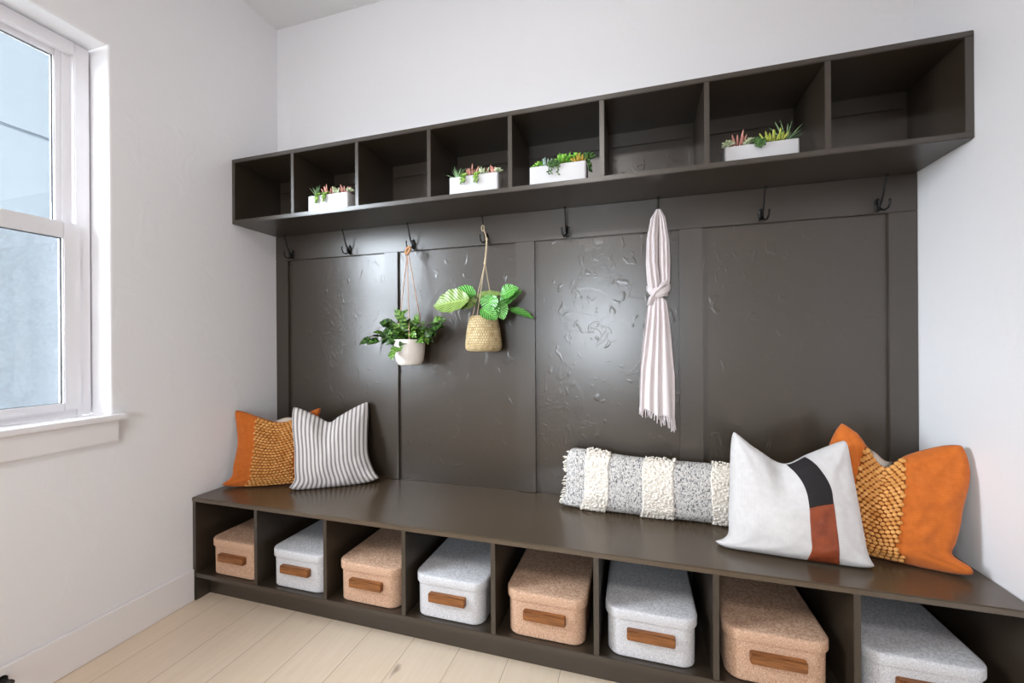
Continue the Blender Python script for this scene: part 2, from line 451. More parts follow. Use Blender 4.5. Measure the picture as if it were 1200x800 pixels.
# outside: yard and the neighbouring pale wall seen through the window
M = Mat('yard_ground', (150, 152, 150), .9); m_yard = M.m
m = MB(); m.box(-30, -.6, -30, 30, -.4, -.3); struct(m.build('ground', m_yard, smooth=False))
M = Mat('neighbour_stucco', (132, 138, 142), .9, .1); v = M.coords()
M.bump(M.noise(v, 20, 4), .12, .01); m_nb = M.m
m_nbtrim = Mat('neighbour_joint', (114, 121, 127), .9, .1).m
nb = empty('neighbour_house', (-2.6, 1.5, -.3)); tag(nb, 'pale blue-white house wall outside the window, with a thin joint line', 'house')
m = MB(); m.box(-2.9, -2.5, -1.9, 5, -.3, 3.2-.45); m.box(-2.9, -2.5, -1.9, 5, 2.775, 7)
child(m, 'wall', m_nb, nb, smooth=False)
m = MB(); m.box(-2.9, -2.515, -1.9, 5, 2.75, 2.775); child(m, 'joint', m_nbtrim, nb, smooth=False)

# ------------------------------------------------------------------ wall panelling
wp = empty('wall_panelling', (W/2, 0, HB)); tag(wp, 'dark charcoal-brown panelled backboard with four tall panels behind the bench', 'wall panelling')
BT = [(0.001, .083), (.692, .7675), (1.386, 1.4721), (2.0805, 2.1689), (2.7845, W-.001)]
for a, b in BT:
    m = MB(); m.box(a, b, -.019, -.006, HB+.001, 1.600, .0015); child(m, 'batten', m_dark, wp)
m = MB(); m.box(.001, W-.001, -.0192, -.006, 1.6008, 1.735, .0015); child(m, 'top_rail', m_dark, wp)
for i in range(4):
    a = BT[i][1]-.002; b = BT[i+1][0]+.002
    m = MB(); m.box(a, b, -.006, -.0005, HB+.001, 1.603); child(m, 'panel', m_panel, wp, smooth=False)

# ------------------------------------------------------------------ bench
PT = .018
DB = .4762
be = empty('storage_bench', (W/2, -.24, 0)); tag(be, 'long dark brown built-in bench with eight open cubbies, standing on the wood floor', 'bench')
m = MB(); m.box(.001, W-.001, -DB-.004, -.001, HB-.019, HB, .003); child(m, 'bench_top', m_top_lit, be)
m = MB(); m.box(.001, .02, -DB, -.002, 0, HB-.019, .001); child(m, 'side_panel', m_dark, be)
m = MB(); m.box(W-.02, W-.001, -DB, -.002, 0, HB-.019, .001); child(m, 'side_panel', m_dark, be)
m = MB(); m.box(.02, W-.02, -DB, -.008, .104, .1237, .0015); child(m, 'bottom_shelf', m_dark, be)
m = MB(); m.box(.02, W-.02, -.412, -.3971, 0, .104); child(m, 'toe_kick', m_dark, be, smooth=False)
m = MB(); m.box(.02, W-.02, -.008, -.001, .104, HB-.019); child(m, 'back_panel', m_dark, be, smooth=False)
for k in range(1, 8):
    X = .0066 + .3545*k
    m = MB(); m.box(X-.0085, X+.0085, -DB+.001, -.008, .1237, HB-.019, .001); child(m, 'divider', m_dark, be)

# ------------------------------------------------------------------ wall shelf
DS = .2779
sh = empty('cubby_shelf', (W/2, -.14, 1.736)); tag(sh, 'long dark brown wall shelf with eight open cubbies above the hooks', 'shelf')
m = MB(); m.box(.001, W-.001, -DS, -.001, 1.736, 1.755, .002); child(m, 'bottom_board', m_dark, sh)
m = MB(); m.box(.001, W-.001, -DS, -.001, 2.0356, 2.0546, .002); child(m, 'top_board', m_dark, sh)
m = MB(); m.box(.001, .02, -DS+.001, -.001, 1.755, 2.0356, .001); child(m, 'side_panel', m_dark, sh)
m = MB(); m.box(W-.022, W-.001, -DS+.001, -.001, 1.755, 2.0356, .001); child(m, 'side_panel', m_dark, sh)
edges = [.011]
for k in range(1, 8):
    X = .0154 + .3554*k; edges.append(X)
    m = MB(); m.box(X-.0085, X+.0085, -DS+.001, -.001, 1.755, 2.0356, .001); child(m, 'divider', m_dark, sh)
edges.append(W-.0125)
for k in range(8):
    a, b = edges[k]+.0085, edges[k+1]-.0085
    m = MB(); m.box(a, b, -.004, -.001, 1.755, 2.0356)
    child(m, 'back_board', m_dark, sh, smooth=False)
    m = MB(); m.box(a+.012, b-.012, -.0085, -.004, 1.7555, 1.968, .001); child(m, 'back_panel', m_panel, sh)
    m = MB(); m.box(a+.012, b-.012, -.014, -.004, 1.974, 2.004, .0015); child(m, 'hanging_rail', m_dark, sh)

# ------------------------------------------------------------------ coat hooks
def hook_parts(parent):
    """local: origin on the board surface at the plate's centre; -y comes out of the wall"""
    m = MB()
    m.ell((0, -.002, 0), (.010, .004, .026), nu=14, nv=8)
    m.ell((0, -.006, .014), (.003, .002, .003)); m.ell((0, -.006, -.014), (.003, .002, .003))
    m.build('mounting_plate', m_iron, parent)
    m = MB()
    P = [(0, -.003, -.006), (0, -.014, -.004), (0, -.028, .010), (0, -.040, .034), (0, -.048, .062), (0, -.058, .082)]
    m.tube(P, [.0045, .0042, .0038, .0034, .003, .0032], 8); m.ell((0, -.060, .086), .0058)
    m.build('upper_prong', m_iron, parent)
    for s in (-1, 1):
        m = MB()
        P = [(0, -.004, -.006), (s*.005, -.012, -.018), (s*.010, -.024, -.025), (s*.014, -.038, -.020), (s*.016, -.044, -.006), (s*.016, -.044, .002)]
        m.tube(P, [.004, .0038, .0034, .0032, .003, .003], 8); m.ell((s*.016, -.044, .005), .0046)
        m.build('lower_hook', m_iron, parent)
def copy_tree(o, loc):
    r = o.copy(); COL.objects.link(r); r.location = loc
    for ch in list(o.children):
        c = ch.copy(); COL.objects.link(c); c.parent = r
        for g in list(ch.children):
            d = g.copy(); COL.objects.link(d); d.parent = c
    return r
HX = [.120, .488, .860, 1.243, 1.620, 1.998, 2.378, 2.752]
HL = ['black double coat hook nearest the left wall, empty',
      'empty black coat hook between the left-wall hook and the hook holding the white hanging pot',
      'black coat hook holding the wooden ring of the white hanging pot',
      'black coat hook holding the twine loop of the woven hanging basket',
      'empty black coat hook above the panel between basket and scarf',
      'black coat hook with the pale knotted scarf hung over it',
      'empty black coat hook just right of the scarf hook',
      'black coat hook nearest the right wall, empty']
hk = empty('coat_hook', (HX[0], -.0192, 1.630)); hook_parts(hk)
for i, x in enumerate(HX):
    o = hk if i == 0 else copy_tree(hk, (x, -.0192, 1.630))
    tag(o, HL[i], 'coat hook', 'coat hooks along the top rail')

# ------------------------------------------------------------------ storage boxes
def make_box(name, mat):
    """local: centred in x, front face at y=0, standing on z=0"""
    root = empty(name)
    m = MB(); m.rrect(0, .006, .268, .372, .045, [(0, .004), (.004, .0), (.07, -.0005), (.150, -.001)], seg=8); body = m.build('body', mat, root)
    m = MB(); m.rrect(0, 0, .284, .386, .050, [(.124, .004), (.1235, .001), (.126, 0), (.1485, 0), (.1525, .0015), (.1545, .006), (.1555, .014)], seg=8); m.build('lid', mat, root, angle=60)
    m = MB(); m.box(-.0725, .0725, -.013, .008, .0665, .0985, .0028); m.build('handle', m_handle, body)
    return root
bt = make_box('storage_box', m_tan); bg = make_box('storage_box', m_grey)
BX = [.216, .556, .899, 1.243, 1.604, 1.947, 2.299, 2.655]
BLb = ['tan linen lidded box in the leftmost bench cubby, beside the left wall',
      'grey linen lidded box between the two leftmost tan boxes, under the striped cushion',
      'tan linen lidded box in the third bench cubby from the left wall',
      'pale grey linen lidded box in the fourth bench cubby, between two tan boxes',
      'tan linen lidded box in the middle of the bench below the long cream cushion',
      'pale grey linen lidded box in the sixth cubby, right of the middle tan box',
      'tan linen lidded box in the dark cubby below the white cushion with the leather band',
      'grey linen lidded box in the rightmost bench cubby beside the right wall']
for i, x in enumerate(BX):
    src = bt if i % 2 == 0 else bg
    o = src if i < 2 else copy_tree(src, (0, 0, 0))
    o.location = (x, -.462 + (0, .002, -.002, 0, 0, .0, .0, .002)[i], .1240)
    tag(o, BLb[i], 'storage box', 'linen storage boxes in the bench cubbies')

# ------------------------------------------------------------------ cushions
def catmull(P, n):
    """resample polyline through P as catmull-rom by chord length, n+1 points"""
    P = [Vector((p[0], p[1], 0)) for p in P]
    if len(P) == 2: return [P[0].lerp(P[1], i/n) for i in range(n+1)]
    Q = [2*P[0]-P[1]] + P + [2*P[-1]-P[-2]]; D = []
    for i in range(1, len(Q)-2):
        for k in range(24):
            t = k/24; a, b, c, d = Q[i-1:i+3]
            D.append(.5*((2*b) + (c-a)*t + (2*a-5*b+4*c-d)*t*t + (3*b-a-3*c+d)*t**3))
    D.append(P[-1]); L = [0]
    for i in range(1, len(D)): L.append(L[-1] + (D[i]-D[i-1]).length)
    out = []; j = 0
    for i in range(n+1):
        s = L[-1]*i/n
        while j < len(L)-2 and L[j+1] < s: j += 1
        seg = L[j+1]-L[j]; out.append(D[j].lerp(D[j+1], 0 if seg < 1e-9 else min(1, (s-L[j])/seg)))
    return out
class Pillow:
    def __init__(s, A, B, tilt, top, bottom, left, right, T, chop=0, uc=.5, seed=0, p=.40, wr=.005, ear=.030):
        s.ear = ear
        s.A = Vector((A[0], A[1], HB)); a = Vector((B[0]-A[0], B[1]-A[1], 0)).normalized(); s.a = a
        n = a.cross(Vector((0, 0, 1))); t = math.radians(tilt)
        s.b = Vector((0, 0, 1))*math.cos(t) - n*math.sin(t); s.N = a.cross(s.b)
        s.K = 200
        s.top, s.bot, s.lef, s.rig = (catmull(q, s.K) for q in (top, bottom, left, right))  # left/right run bottom->top
        s.T = T; s.chop = chop; s.uc = uc; s.seed = seed; s.p = p; s.wr = wr
    def smp(s, c, t):
        x = max(0, min(.99999, t))*s.K; i = int(x); return c[i].lerp(c[i+1], x-i)
    def ab(s, u, v):
        T, B, L, R = s.smp(s.top, u), s.smp(s.bot, u), s.smp(s.lef, v), s.smp(s.rig, v)
        c00, c10, c01, c11 = s.bot[0], s.bot[-1], s.top[0], s.top[-1]
        q = B*(1-v) + T*v + L*(1-u) + R*u - (c00*(1-u)*(1-v) + c10*u*(1-v) + c01*(1-u)*v + c11*u*v)
        c = (c00+c10+c01+c11)/4; k = (abs(2*u-1)**9)*(abs(2*v-1)**9)      # blunt the very corners
        return q - (q-c)*.045*k
    def h(s, u, v):
        e = max(0, 16*u*(1-u)*v*(1-v)); h = s.T/2*(e**s.p)
        eu = max(0, 4*u*(1-u)); ev = max(0, 4*v*(1-v))
        h = s.T/2*(eu**s.p)*(ev**s.p)
        for cu, cv in ((0, 0), (1, 0), (0, 1), (1, 1)):
            h += s.ear*math.exp(-(((u-cu)/.11)**2+((v-cv)/.11)**2))*(eu*ev)**.22
        if s.chop:
            sv = max(0, (v-.45)/.55); h *= 1 - s.chop*math.exp(-((u-s.uc)/.10)**2)*sv**1.5
        q = Vector((u*5, v*5, s.seed*7.3)); w = noise.noise(q)*s.wr + noise.noise(q*2.3)*s.wr*.5
        # pull wrinkles radiating from the corners
        for cu, cv in ((0, 0), (1, 0), (0, 1), (1, 1)):
            d = math.hypot(u-cu, v-cv)
            if d < .45: w += s.wr*.9*math.sin(math.atan2(abs(v-cv), abs(u-cu))*11 + s.seed)*(1-d/.45)*min(1, d*6)
        return h + w*min(1, e*2.5)
    def pos(s, u, v, side=1, off=0):
        q = s.ab(u, v); P = s.A + s.a*q.x + s.b*q.y + s.N*(s.h(u, v)*side + off)
        P.z = max(P.z, HB+.0012+max(off, 0)); P.y = min(P.y, -.0205-.001*(side > 0)); P.x = min(max(P.x, .003), W-.003)
        return P
    def nrm(s, u, v):
        e = .01; u = min(max(u, e), 1-e); v = min(max(v, e), 1-e)
        du = s.pos(u+e, v)-s.pos(u-e, v); dv = s.pos(u, v+e)-s.pos(u, v-e)
        n = du.cross(dv)
        return n.normalized() if n.length > 1e-9 else s.N
    def half(s, name, mat, parent, side, n=64, rise=0):
        g = lambda t: .6*(.5-.5*math.cos(PI*t))+.4*t
        mb = MB()
        def fn(a, b):
            u, v = g(a), g(b); P = s.pos(u, v, side)
            if rise: P = P + s.b*(rise*math.exp(-((u-s.uc-.02)/.10)**2)*max(0, (v-.7)/.3)**2)
            return P
        mb.grid(fn, n, n, flip=(side < 0))
        return child(mb, name, mat, parent, angle=180)
    def cover(s, name, mat, parent, n=64, m=None):
        mb = MB(); m = m or n
        g = lambda t: .5-.5*math.cos(PI*t)         # denser at the edges
        f = lambda t: .6*g(t)+.4*t
        vs = []; fs = []; uvs = []; idx = {}
        for side in (1, -1):
            for j in range(m+1):
                for i in range(n+1):
                    edge = i in (0, n) or j in (0, m)
                    if side == -1 and edge: idx[(side, i, j)] = idx[(1, i, j)]; continue
                    idx[(side, i, j)] = len(vs); vs.append(s.pos(f(i/n), f(j/m), side))
            for j in range(m):
                for i in range(n):
                    q = [(i, j), (i+1, j), (i+1, j+1), (i, j+1)]
                    if side == -1: q.reverse()
                    fs.append([idx[(side, a, b)] for a, b in q]); uvs.append([(f(a/n), f(b/m)) for a, b in q])
        mb.add(vs, fs, uvs)
        return child(mb, name, mat, parent, angle=180)
    def patch(s, name, mat, parent, u0, u1, v0, v1, off=.0012, nu=24, nv=60, wob=0, shift=None):
        mb = MB()
        def fn(a, b):
            v = v0+(v1-v0)*b; u = u0+(u1-u0)*a
            if shift: u += shift(a, v)
            ed = 0 if (0 < a < 1 and 0 < b < 1) else -.003
            d = off + ed
            if wob and ed == 0: 
                d += wob*noise.noise(Vector((u*90, v*45, s.seed)))
            n = s.nrm(u, v); P = s.pos(u, v) + n*d
            P.z = max(P.z, HB+.0012); P.x = min(max(P.x, .002), W-.002)
            return P
        mb.grid(fn, nu, nv)
        return child(mb, name, mat, parent, angle=180)

def beads(P, name, mat, parent, u0, u1, rows, cols, v0=.02, v1=.985):
    mb = MB(); rnd = random.Random(5)
    for r in range(rows):
        v = v0 + (v1-v0)*(r+.5)/rows
        for c in range(cols):
            u = u0 + (u1-u0)*(c + .5 + (.25 if r % 2 else -.25))/cols
            p = P.pos(u, v); n = P.nrm(u, v)
            du = (P.pos(min(u+.01, 1), v)-P.pos(u-.01, v)).normalized(); dv = n.cross(du).normalized()
            wd = (P.pos(u+(u1-u0)/cols, v)-p).length; ht = (P.pos(u, min(1, v+(v1-v0)/rows))-p).length
            ang = .28*(1 if r % 2 else -1)
            du, dv = du*math.cos(ang)+dv*math.sin(ang), dv*math.cos(ang)-du*math.sin(ang)
            M3 = Matrix((du, dv, n)).transposed()
            q = p + n*.0025
            if q.z < HB+.006: q.z = HB+.006
            mb.ell(q, (wd*.54*rnd.uniform(.92, 1.05), max(.0035, ht*.47), .0048), M3, 8, 5)
    return child(mb, name, mat, parent, angle=180)

def cushion(name, P, label, group=None):
    c = empty(name, tuple(P.A + P.a*.2)); tag(c, label, 'cushion', 'cushions on the bench'); return c

# 1 terracotta, left wall
P = Pillow((.04, -.345), (.42, -.16), 11,
    top=[(0.004, .372), (.05, .357), (.103, .335), (.203, .300), (.282, .312), (.35, .345), (.412, .372)],
    bottom=[(-.030, .010), (.04, .002), (.129, .0), (.28, .002), (.40, .004)],
    left=[(-.030, .010), (.017, .05), (.022, .10), (.033, .202), (.018, .30), (.004, .372)],
    right=[(.40, .004), (.375, .10), (.373, .19), (.385, .28), (.412, .372)], T=.088, chop=.5, uc=.55, seed=1)
c1 = cushion('throw_cushion', P, 'burnt orange cushion with a mustard woven band, leaning in the left corner of the bench')
P.half('front_cover', m_orange, c1, 1); lab(P.half('back_cover', m_ears, c1, -1, rise=.020), 'cream back cloth')
P.patch('band_backing', m_weave_base, c1, .25, .80, .012, .99, .001)
lab(beads(P, 'woven_band', m_weave, c1, .26, .79, 24, 12), 'mustard knotted woven band')
# 2 ticking stripe
P = Pillow((.36, -.30), (.68, -.10), 17,
    top=[(-.006, .398), (.045, .375), (.10, .345), (.164, .308), (.21, .335), (.278, .374), (.351, .408)],
    bottom=[(-.006, .006), (.05, .0), (.19, .0), (.32, .004), (.41, .016)],
    left=[(-.006, .006), (.022, .045), (.020, .10), (.014, .193), (-.002, .30), (-.006, .398)],
    right=[(.41, .016), (.378, .06), (.352, .13), (.346, .19), (.347, .30), (.351, .408)], T=.125, chop=.6, uc=.42, seed=2)
c2 = cushion('throw_cushion', P, 'white cushion with narrow grey vertical stripes, leaning beside the left orange cushion')
P.cover('cover', m_stripe, c2, 72)
# 3 long lumbar
P = Pillow((1.60, -.125), (2.40, -.14), 12,
    top=[(.030, .232), (.064, .240), (.324, .219), (.65, .216), (.775, .214)],
    bottom=[(-.008, .006), (.10, .0), (.451, .0), (.62, .0), (.776, .004)],
    left=[(-.008, .006), (.018, .05), (.024, .128), (.022, .18), (.030, .232)],
    right=[(.776, .004), (.76, .06), (.755, .12), (.76, .18), (.775, .214)], T=.155, seed=3, p=.36, wr=.003)
c3 = cushion('lumbar_cushion', P, 'long cream lumbar cushion with grey flecked knit bands, lying against the backboard')
lab(P.cover('cover', m_knit, c3, 110, 44), 'grey flecked knit cover')
rnd = random.Random(11)
for (u0, u1) in ((.118, .248), (.42, .572), (.748, .9)):
    o = P.patch('boucle_band', m_boucle, c3, u0, u1, .004, .996, .004, 46, 110, .006)
    lab(o, 'cream boucle band')
mb = MB()
for (u0, u1) in ((.118, .248), (.42, .572), (.748, .9)):
    for k in range(170):
        u = rnd.uniform(u0, u1); v = rnd.choice((rnd.uniform(.0, .06), rnd.uniform(.94, 1), rnd.uniform(0, 1)))
        n_ = P.nrm(u, v); q = P.pos(u, v)+n_*.004
        if v > .93: q.z += rnd.uniform(0, .005)
        q.z = max(q.z, HB+.006)
        mb.ell(q, (rnd.uniform(.003, .006), rnd.uniform(.003, .005), rnd.uniform(.003, .005)), None, 6, 4)
for k in range(34):
    v = rnd.uniform(0, 1); q = P.pos(0.004, v); d = Vector((-1, rnd.uniform(-.4, .2), rnd.uniform(-.7, .3))).normalized()*rnd.uniform(.006, .018)
    e = q+d; e.z = max(e.z, HB+.004); mb.tube([q + Vector((.006, 0, .001)), q*.5+e*.5+Vector((0, 0, .002)), e], [.003, .003, .002], 5)
o = lab(child(mb, 'boucle_tuft', m_boucle, c3, angle=180), 'cream yarn loops and tufts'); o['kind'] = 'stuff'
# 4 white with black and leather band
P = Pillow((2.16, -.33), (2.60, -.36), 20,
    top=[(.064, .390), (.10, .358), (.134, .330), (.212, .286), (.283, .322), (.34, .352), (.399, .383)],
    bottom=[(-.013, .008), (.03, .0), (.107, .0), (.246, .0), (.37, .0), (.43, .002)],
    left=[(-.013, .008), (.034, .04), (.040, .10), (.048, .188), (.055, .29), (.064, .390)],
    right=[(.43, .002), (.412, .035), (.407, .09), (.403, .196), (.400, .29), (.399, .383)], T=.150, chop=.65, uc=.43, seed=4)
c4 = cushion('throw_cushion', P, 'white cushion with a vertical black and brown band, in front of the right orange cushion')
P.cover('cover', m_white_cloth, c4, 72)
bend = lambda a, v: -(.115+.04*a)*max(0, (v-.62)/.38)**1.6
lab(P.patch('leather_band', m_leather, c4, .585, .785, .004, .524, .0014, shift=bend), 'brown leather lower band')
lab(P.patch('black_band', m_black_band, c4, .585, .785, .512, .992, .0010, shift=bend), 'black upper band')
# 5 terracotta, right wall
P = Pillow((2.44, -.20), (2.83, -.345), 15,
    top=[(.114, .418), (.15, .388), (.167, .370), (.223, .280), (.279, .326), (.353, .364), (.408, .381)],
    bottom=[(.03, .004), (.111, .0), (.189, .0), (.252, .0), (.317, .0), (.413, .006)],
    left=[(.03, .004), (.055, .10), (.065, .20), (.078, .31), (.114, .418)],
    right=[(.413, .006), (.404, .030), (.368, .055), (.376, .09), (.388, .14), (.396, .19), (.416, .29), (.408, .381)], T=.125, chop=.6, uc=.40, seed=5, wr=.010)
c5 = cushion('throw_cushion', P, 'burnt orange cushion with a mustard woven band, leaning in the right corner of the bench')
P.half('front_cover', m_orange, c5, 1, 72); lab(P.half('back_cover', m_ears, c5, -1, 72, rise=.026), 'cream back cloth')
P.patch('band_backing', m_weave_base, c5, .24, .625, .012, .99, .001)
lab(beads(P, 'woven_band', m_weave, c5, .25, .615, 24, 9), 'mustard knotted woven band')

# ------------------------------------------------------------------ succulent troughs
def fingers(m, c, n, r, L, rad, rnd, tilt=.6, nu=7):
    for k in range(n):
        a = 2*PI*k/n + rnd.uniform(-.4, .4); t = rnd.uniform(.1, tilt)
        d = Vector((math.cos(a)*math.sin(t), math.sin(a)*math.sin(t), math.cos(t)))
        b = Vector(c) + Vector((math.cos(a), math.sin(a), 0))*r*rnd.uniform(.1, 1); l = L*rnd.uniform(.7, 1.1)
        m.tube([b, b+d*l*.45, b+d*l*.85+Vector((0, 0, l*.05)), b+d*l+Vector((0, 0, l*.08))], [rad*.7, rad, rad*.8, rad*.15], nu)
def blades(m, c, n, L, rad, rnd, tmin=.2, tmax=1.2):
    for k in range(n):
        a = 2*PI*k/n + rnd.uniform(-.3, .3); t = rnd.uniform(tmin, tmax)
        d = Vector((math.cos(a)*math.sin(t), math.sin(a)*math.sin(t)*.7, math.cos(t))); l = L*rnd.uniform(.75, 1.1)
        b = Vector(c); m.tube([b, b+d*l*.3, b+d*l*.7, b+d*l+Vector((0, 0, -.002))], [rad*.7, rad, rad*.6, .0003], 6, squash=.45)
def rosette(m, c, R, n, rnd, wide=.5):
    for k in range(n):
        f = k/n; a = k*2.39996; t = 1.25*(1-f)+.12; l = R*(1-.5*f)
        d = Vector((math.cos(a)*math.sin(t), math.sin(a)*math.sin(t), math.cos(t)))
        s = d.cross(Vector((0, 0, 1))).normalized(); n_ = s.cross(d).normalized()
        M3 = Matrix((s, n_, d)).transposed()
        m.ell(Vector(c)+d*l*.5, (l*wide*.55, l*.16, l*.52), M3, 7, 5)
def trail(m, pts, rnd, rr=.0042, n=26, spread=.007):
    pts = [Vector(p) for p in pts]
    m.tube(pts, .0012, 5)
    for k in range(n):
        x = (len(pts)-1)*k/(n-1)*.9999; i = int(x); p = pts[i].lerp(pts[i+1], x-i); a = k*2.4
        o = Vector((math.cos(a), math.sin(a)*.8, .1))*spread*(1-.35*k/n)
        M3 = Vector((0, 0, 1)).rotation_difference(Vector((math.cos(a), math.sin(a), -.5))).to_matrix()
        q = p+o
        m.ell(q, (rr*.7, rr*.7, rr*1.35), M3, 6, 4)
def trough(loc, w, h, kind, label, seed):
    """front face at y=0 (grows to +y), left end x=0"""
    d = .078; rnd = random.Random(seed); root = empty('trough_planter', loc)
    tag(root, label, 'planter', 'white succulent troughs in the shelf cubbies')
    m = MB(); m.rrect(w/2, 0, w, d, .008, [(0, .0015), (.0015, 0), (h-.001, 0), (h, .001), (h, .004), (h-.012, .0045)], seg=4)
    m.build('pot', m_ceramic, root)
    m = MB(); m.rrect(w/2, .004, w-.008, d-.008, .006, [(h-.02, 0), (h-.007, 0), (h-.005, .008)], seg=3); m.build('soil', m_soil, root)
    def part(name, mat, fn, lb):
        q = MB(); fn(q); lab(q.build(name, mat, root, angle=180), lb)
    y = d*.42; t = h+.003
    if kind == 'A':      # aloe left, two green tails, pink fingers, pale tips, rosette right
        part('aloe', m_s_aloe, lambda q: blades(q, (w*.12, y, t), 15, .066, .0042, rnd, .2, 1.25), 'thin grey-green aloe')
        for x in (.25, .45) if seed == 1 else (.30, .56):
            def tails(q, x=x):
                for s in range(5):
                    ox = rnd.uniform(-.009, .009)
                    trail(q, [(w*x+ox*.5, y*.6, t+.012), (w*x+ox, .006, h+.010), (w*x+ox, -.008, h-.002), (w*x+ox*1.1, -.010, h-rnd.uniform(.018, .040))], rnd, .0042, 16, .0045)
            part('trailing_stonecrop', m_s_green, tails, 'green stonecrop trailing over the front')
        part('finger_succulent', m_s_pink, lambda q: fingers(q, (w*.42, y, t), 15, .017, .046, .0032, rnd, .75), 'pink finger-leaved succulent')
        part('finger_succulent', m_s_pale, lambda q: fingers(q, (w*.66, y*.8, t), 12, .016, .032, .0034, rnd, .6), 'pale green finger-leaved succulent')
        part('finger_succulent', m_s_pink, lambda q: fingers(q, (w*.84, y, t), 12, .013, .036, .0030, rnd, .7), 'small pink succulent at the right end')
        part('rosette_succulent', m_s_pale, lambda q: rosette(q, (w*.96, y*.8, t+.008), .024, 18, rnd), 'pale rosette at the right edge')
    elif kind == 'B':
        part('jade_succulent', m_s_lime, lambda q: (rosette(q, (w*.07, y, t+.004), .022, 14, rnd), rosette(q, (w*.15, y, t+.014), .024, 14, rnd)), 'bright green jade at the left end')
        part('spiky_succulent', m_s_blue, lambda q: (fingers(q, (w*.28, y, t), 16, .016, .036, .0032, rnd, 1.0)), 'blue-grey spiky succulent')
        def vine(q):
            for s in range(7):
                ox = rnd.uniform(-.020, .022)
                trail(q, [(w*.44+ox*.4, y*.6, t+.022), (w*.44+ox, .004, h+.012), (w*.44+ox, -.009, h-.002), (w*.44+ox*1.2, -.011, h-rnd.uniform(.012, .046))], rnd, .0040, 14, .006)
        part('trailing_vine', m_s_dark, vine, 'dark green vine trailing over the front')
        part('rosette_succulent', m_s_lime, lambda q: (rosette(q, (w*.60, y*.8, t+.010), .044, 30, rnd, .35), fingers(q, (w*.60, y, t), 9, .01, .048, .004, rnd, .7)), 'bright lime rosette in the middle')
        part('low_succulent', m_s_gold, lambda q: fingers(q, (w*.86, y*.8, t), 26, .022, .026, .0040, rnd, 1.0), 'golden low succulent')
        part('jade_succulent', m_s_lime, lambda q: rosette(q, (w*.82, y, t+.024), .030, 16, rnd), 'green jade behind the golden succulent')
        def vr(q):
            rosette(q, (w*1.02, y*.8, t+.014), .034, 22, rnd)
            for s in range(4):
                trail(q, [(w*.97, y*(.3+.3*s), t+.012), (w+.006, y*(.3+.3*s), h+.006), (w+.012, y*(.3+.3*s), h-.01), (w+.013, y*(.3+.3*s), h-.03)], rnd, .004, 14, .005)
        part('trailing_vine', m_s_dark, vr, 'green vine hanging over the right end')
    else:
        part('bud_succulent', m_s_pale, lambda q: (rosette(q, (w*.06, y*.7, t+.012), .026, 18, rnd), rosette(q, (w*.02, y*.5, t+.004), .016, 12, rnd)), 'pale white-green buds at the left end')
        part('finger_succulent', m_s_pink, lambda q: fingers(q, (w*.20, y, t), 12, .015, .050, .0036, rnd, .8), 'pink finger-leaved succulent')
        part('bud_succulent', m_s_pale, lambda q: (rosette(q, (w*.36, y*.8, t+.014), .024, 14, rnd), rosette(q, (w*.30, y*.5, t+.004), .016, 10, rnd)), 'pale green bud succulent')
        def vine(q):
            for s in range(7):
                ox = rnd.uniform(-.013, .013)
                trail(q, [(w*.46+ox*.6, y*.8, t+.026), (w*.46+ox, .008, h+.016), (w*.47+ox, -.008, h), (w*.47+ox*.7, -.010, h-rnd.uniform(.008, .022))], rnd, .0044, 14, .006)
        part('trailing_vine', m_s_dark, vine, 'dark green vine trailing over the front')
        part('low_succulent', m_s_yel, lambda q: fingers(q, (w*.68, y*.8, t), 34, .030, .036, .0034, rnd, .9), 'yellow-green cluster succulent')
        part('aloe', m_s_aloe, lambda q: blades(q, (w*.86, y, t), 15, .080, .0052, rnd, .15, 1.3), 'spiky green aloe')
    return root
trough((.452, -.270, 1.7553), .220, .070, 'A', 'white trough of succulents in the shelf cubby nearest the left wall that holds one', 1)
trough((1.170, -.270, 1.7553), .214, .070, 'A', 'white trough of pink and green succulents in the fourth cubby, above the left hanging plants', 2)
trough((1.513, -.268, 1.7553), .220, .070, 'B', 'white trough of bright green succulents in the fifth cubby, near the shelf centre', 3)
trough((2.212, -.232, 1.7553), .228, .066, 'C', 'white trough with a spiky aloe at its right end, right of the scarf hook', 4)

# ------------------------------------------------------------------ leaves
def leaf(m, base, direc, up, L, Wd, curl=.3, cup=.15, shape='oval', nl=10, nw=6):
    base = Vector(base); d = Vector(direc).normalized(); up = Vector(up); s = d.cross(up).normalized(); n = s.cross(d).normalized()
    def fn(a, b):
        t = b; x = (a-.5)*2
        if shape == 'oval': w = math.sin(PI*min(1, t*.96+.02))**.75 * (1-.15*t)
        elif shape == 'long': w = math.sin(PI*min(1, (t*.97+.02)**.85))**.8
        else: w = math.sin(PI*(t*.98+.01)**.7)**.9      # heart
        w *= Wd/2
        ang = curl*t; z = -L*t*math.sin(ang)*.9 + abs(x)**1.5*cup*w*2 + .02*L*math.sin(t*26)*abs(x)
        return base + d*(L*t*math.cos(ang*.8)) + n*z + s*(x*w)
    m.grid(fn, nw, nl)
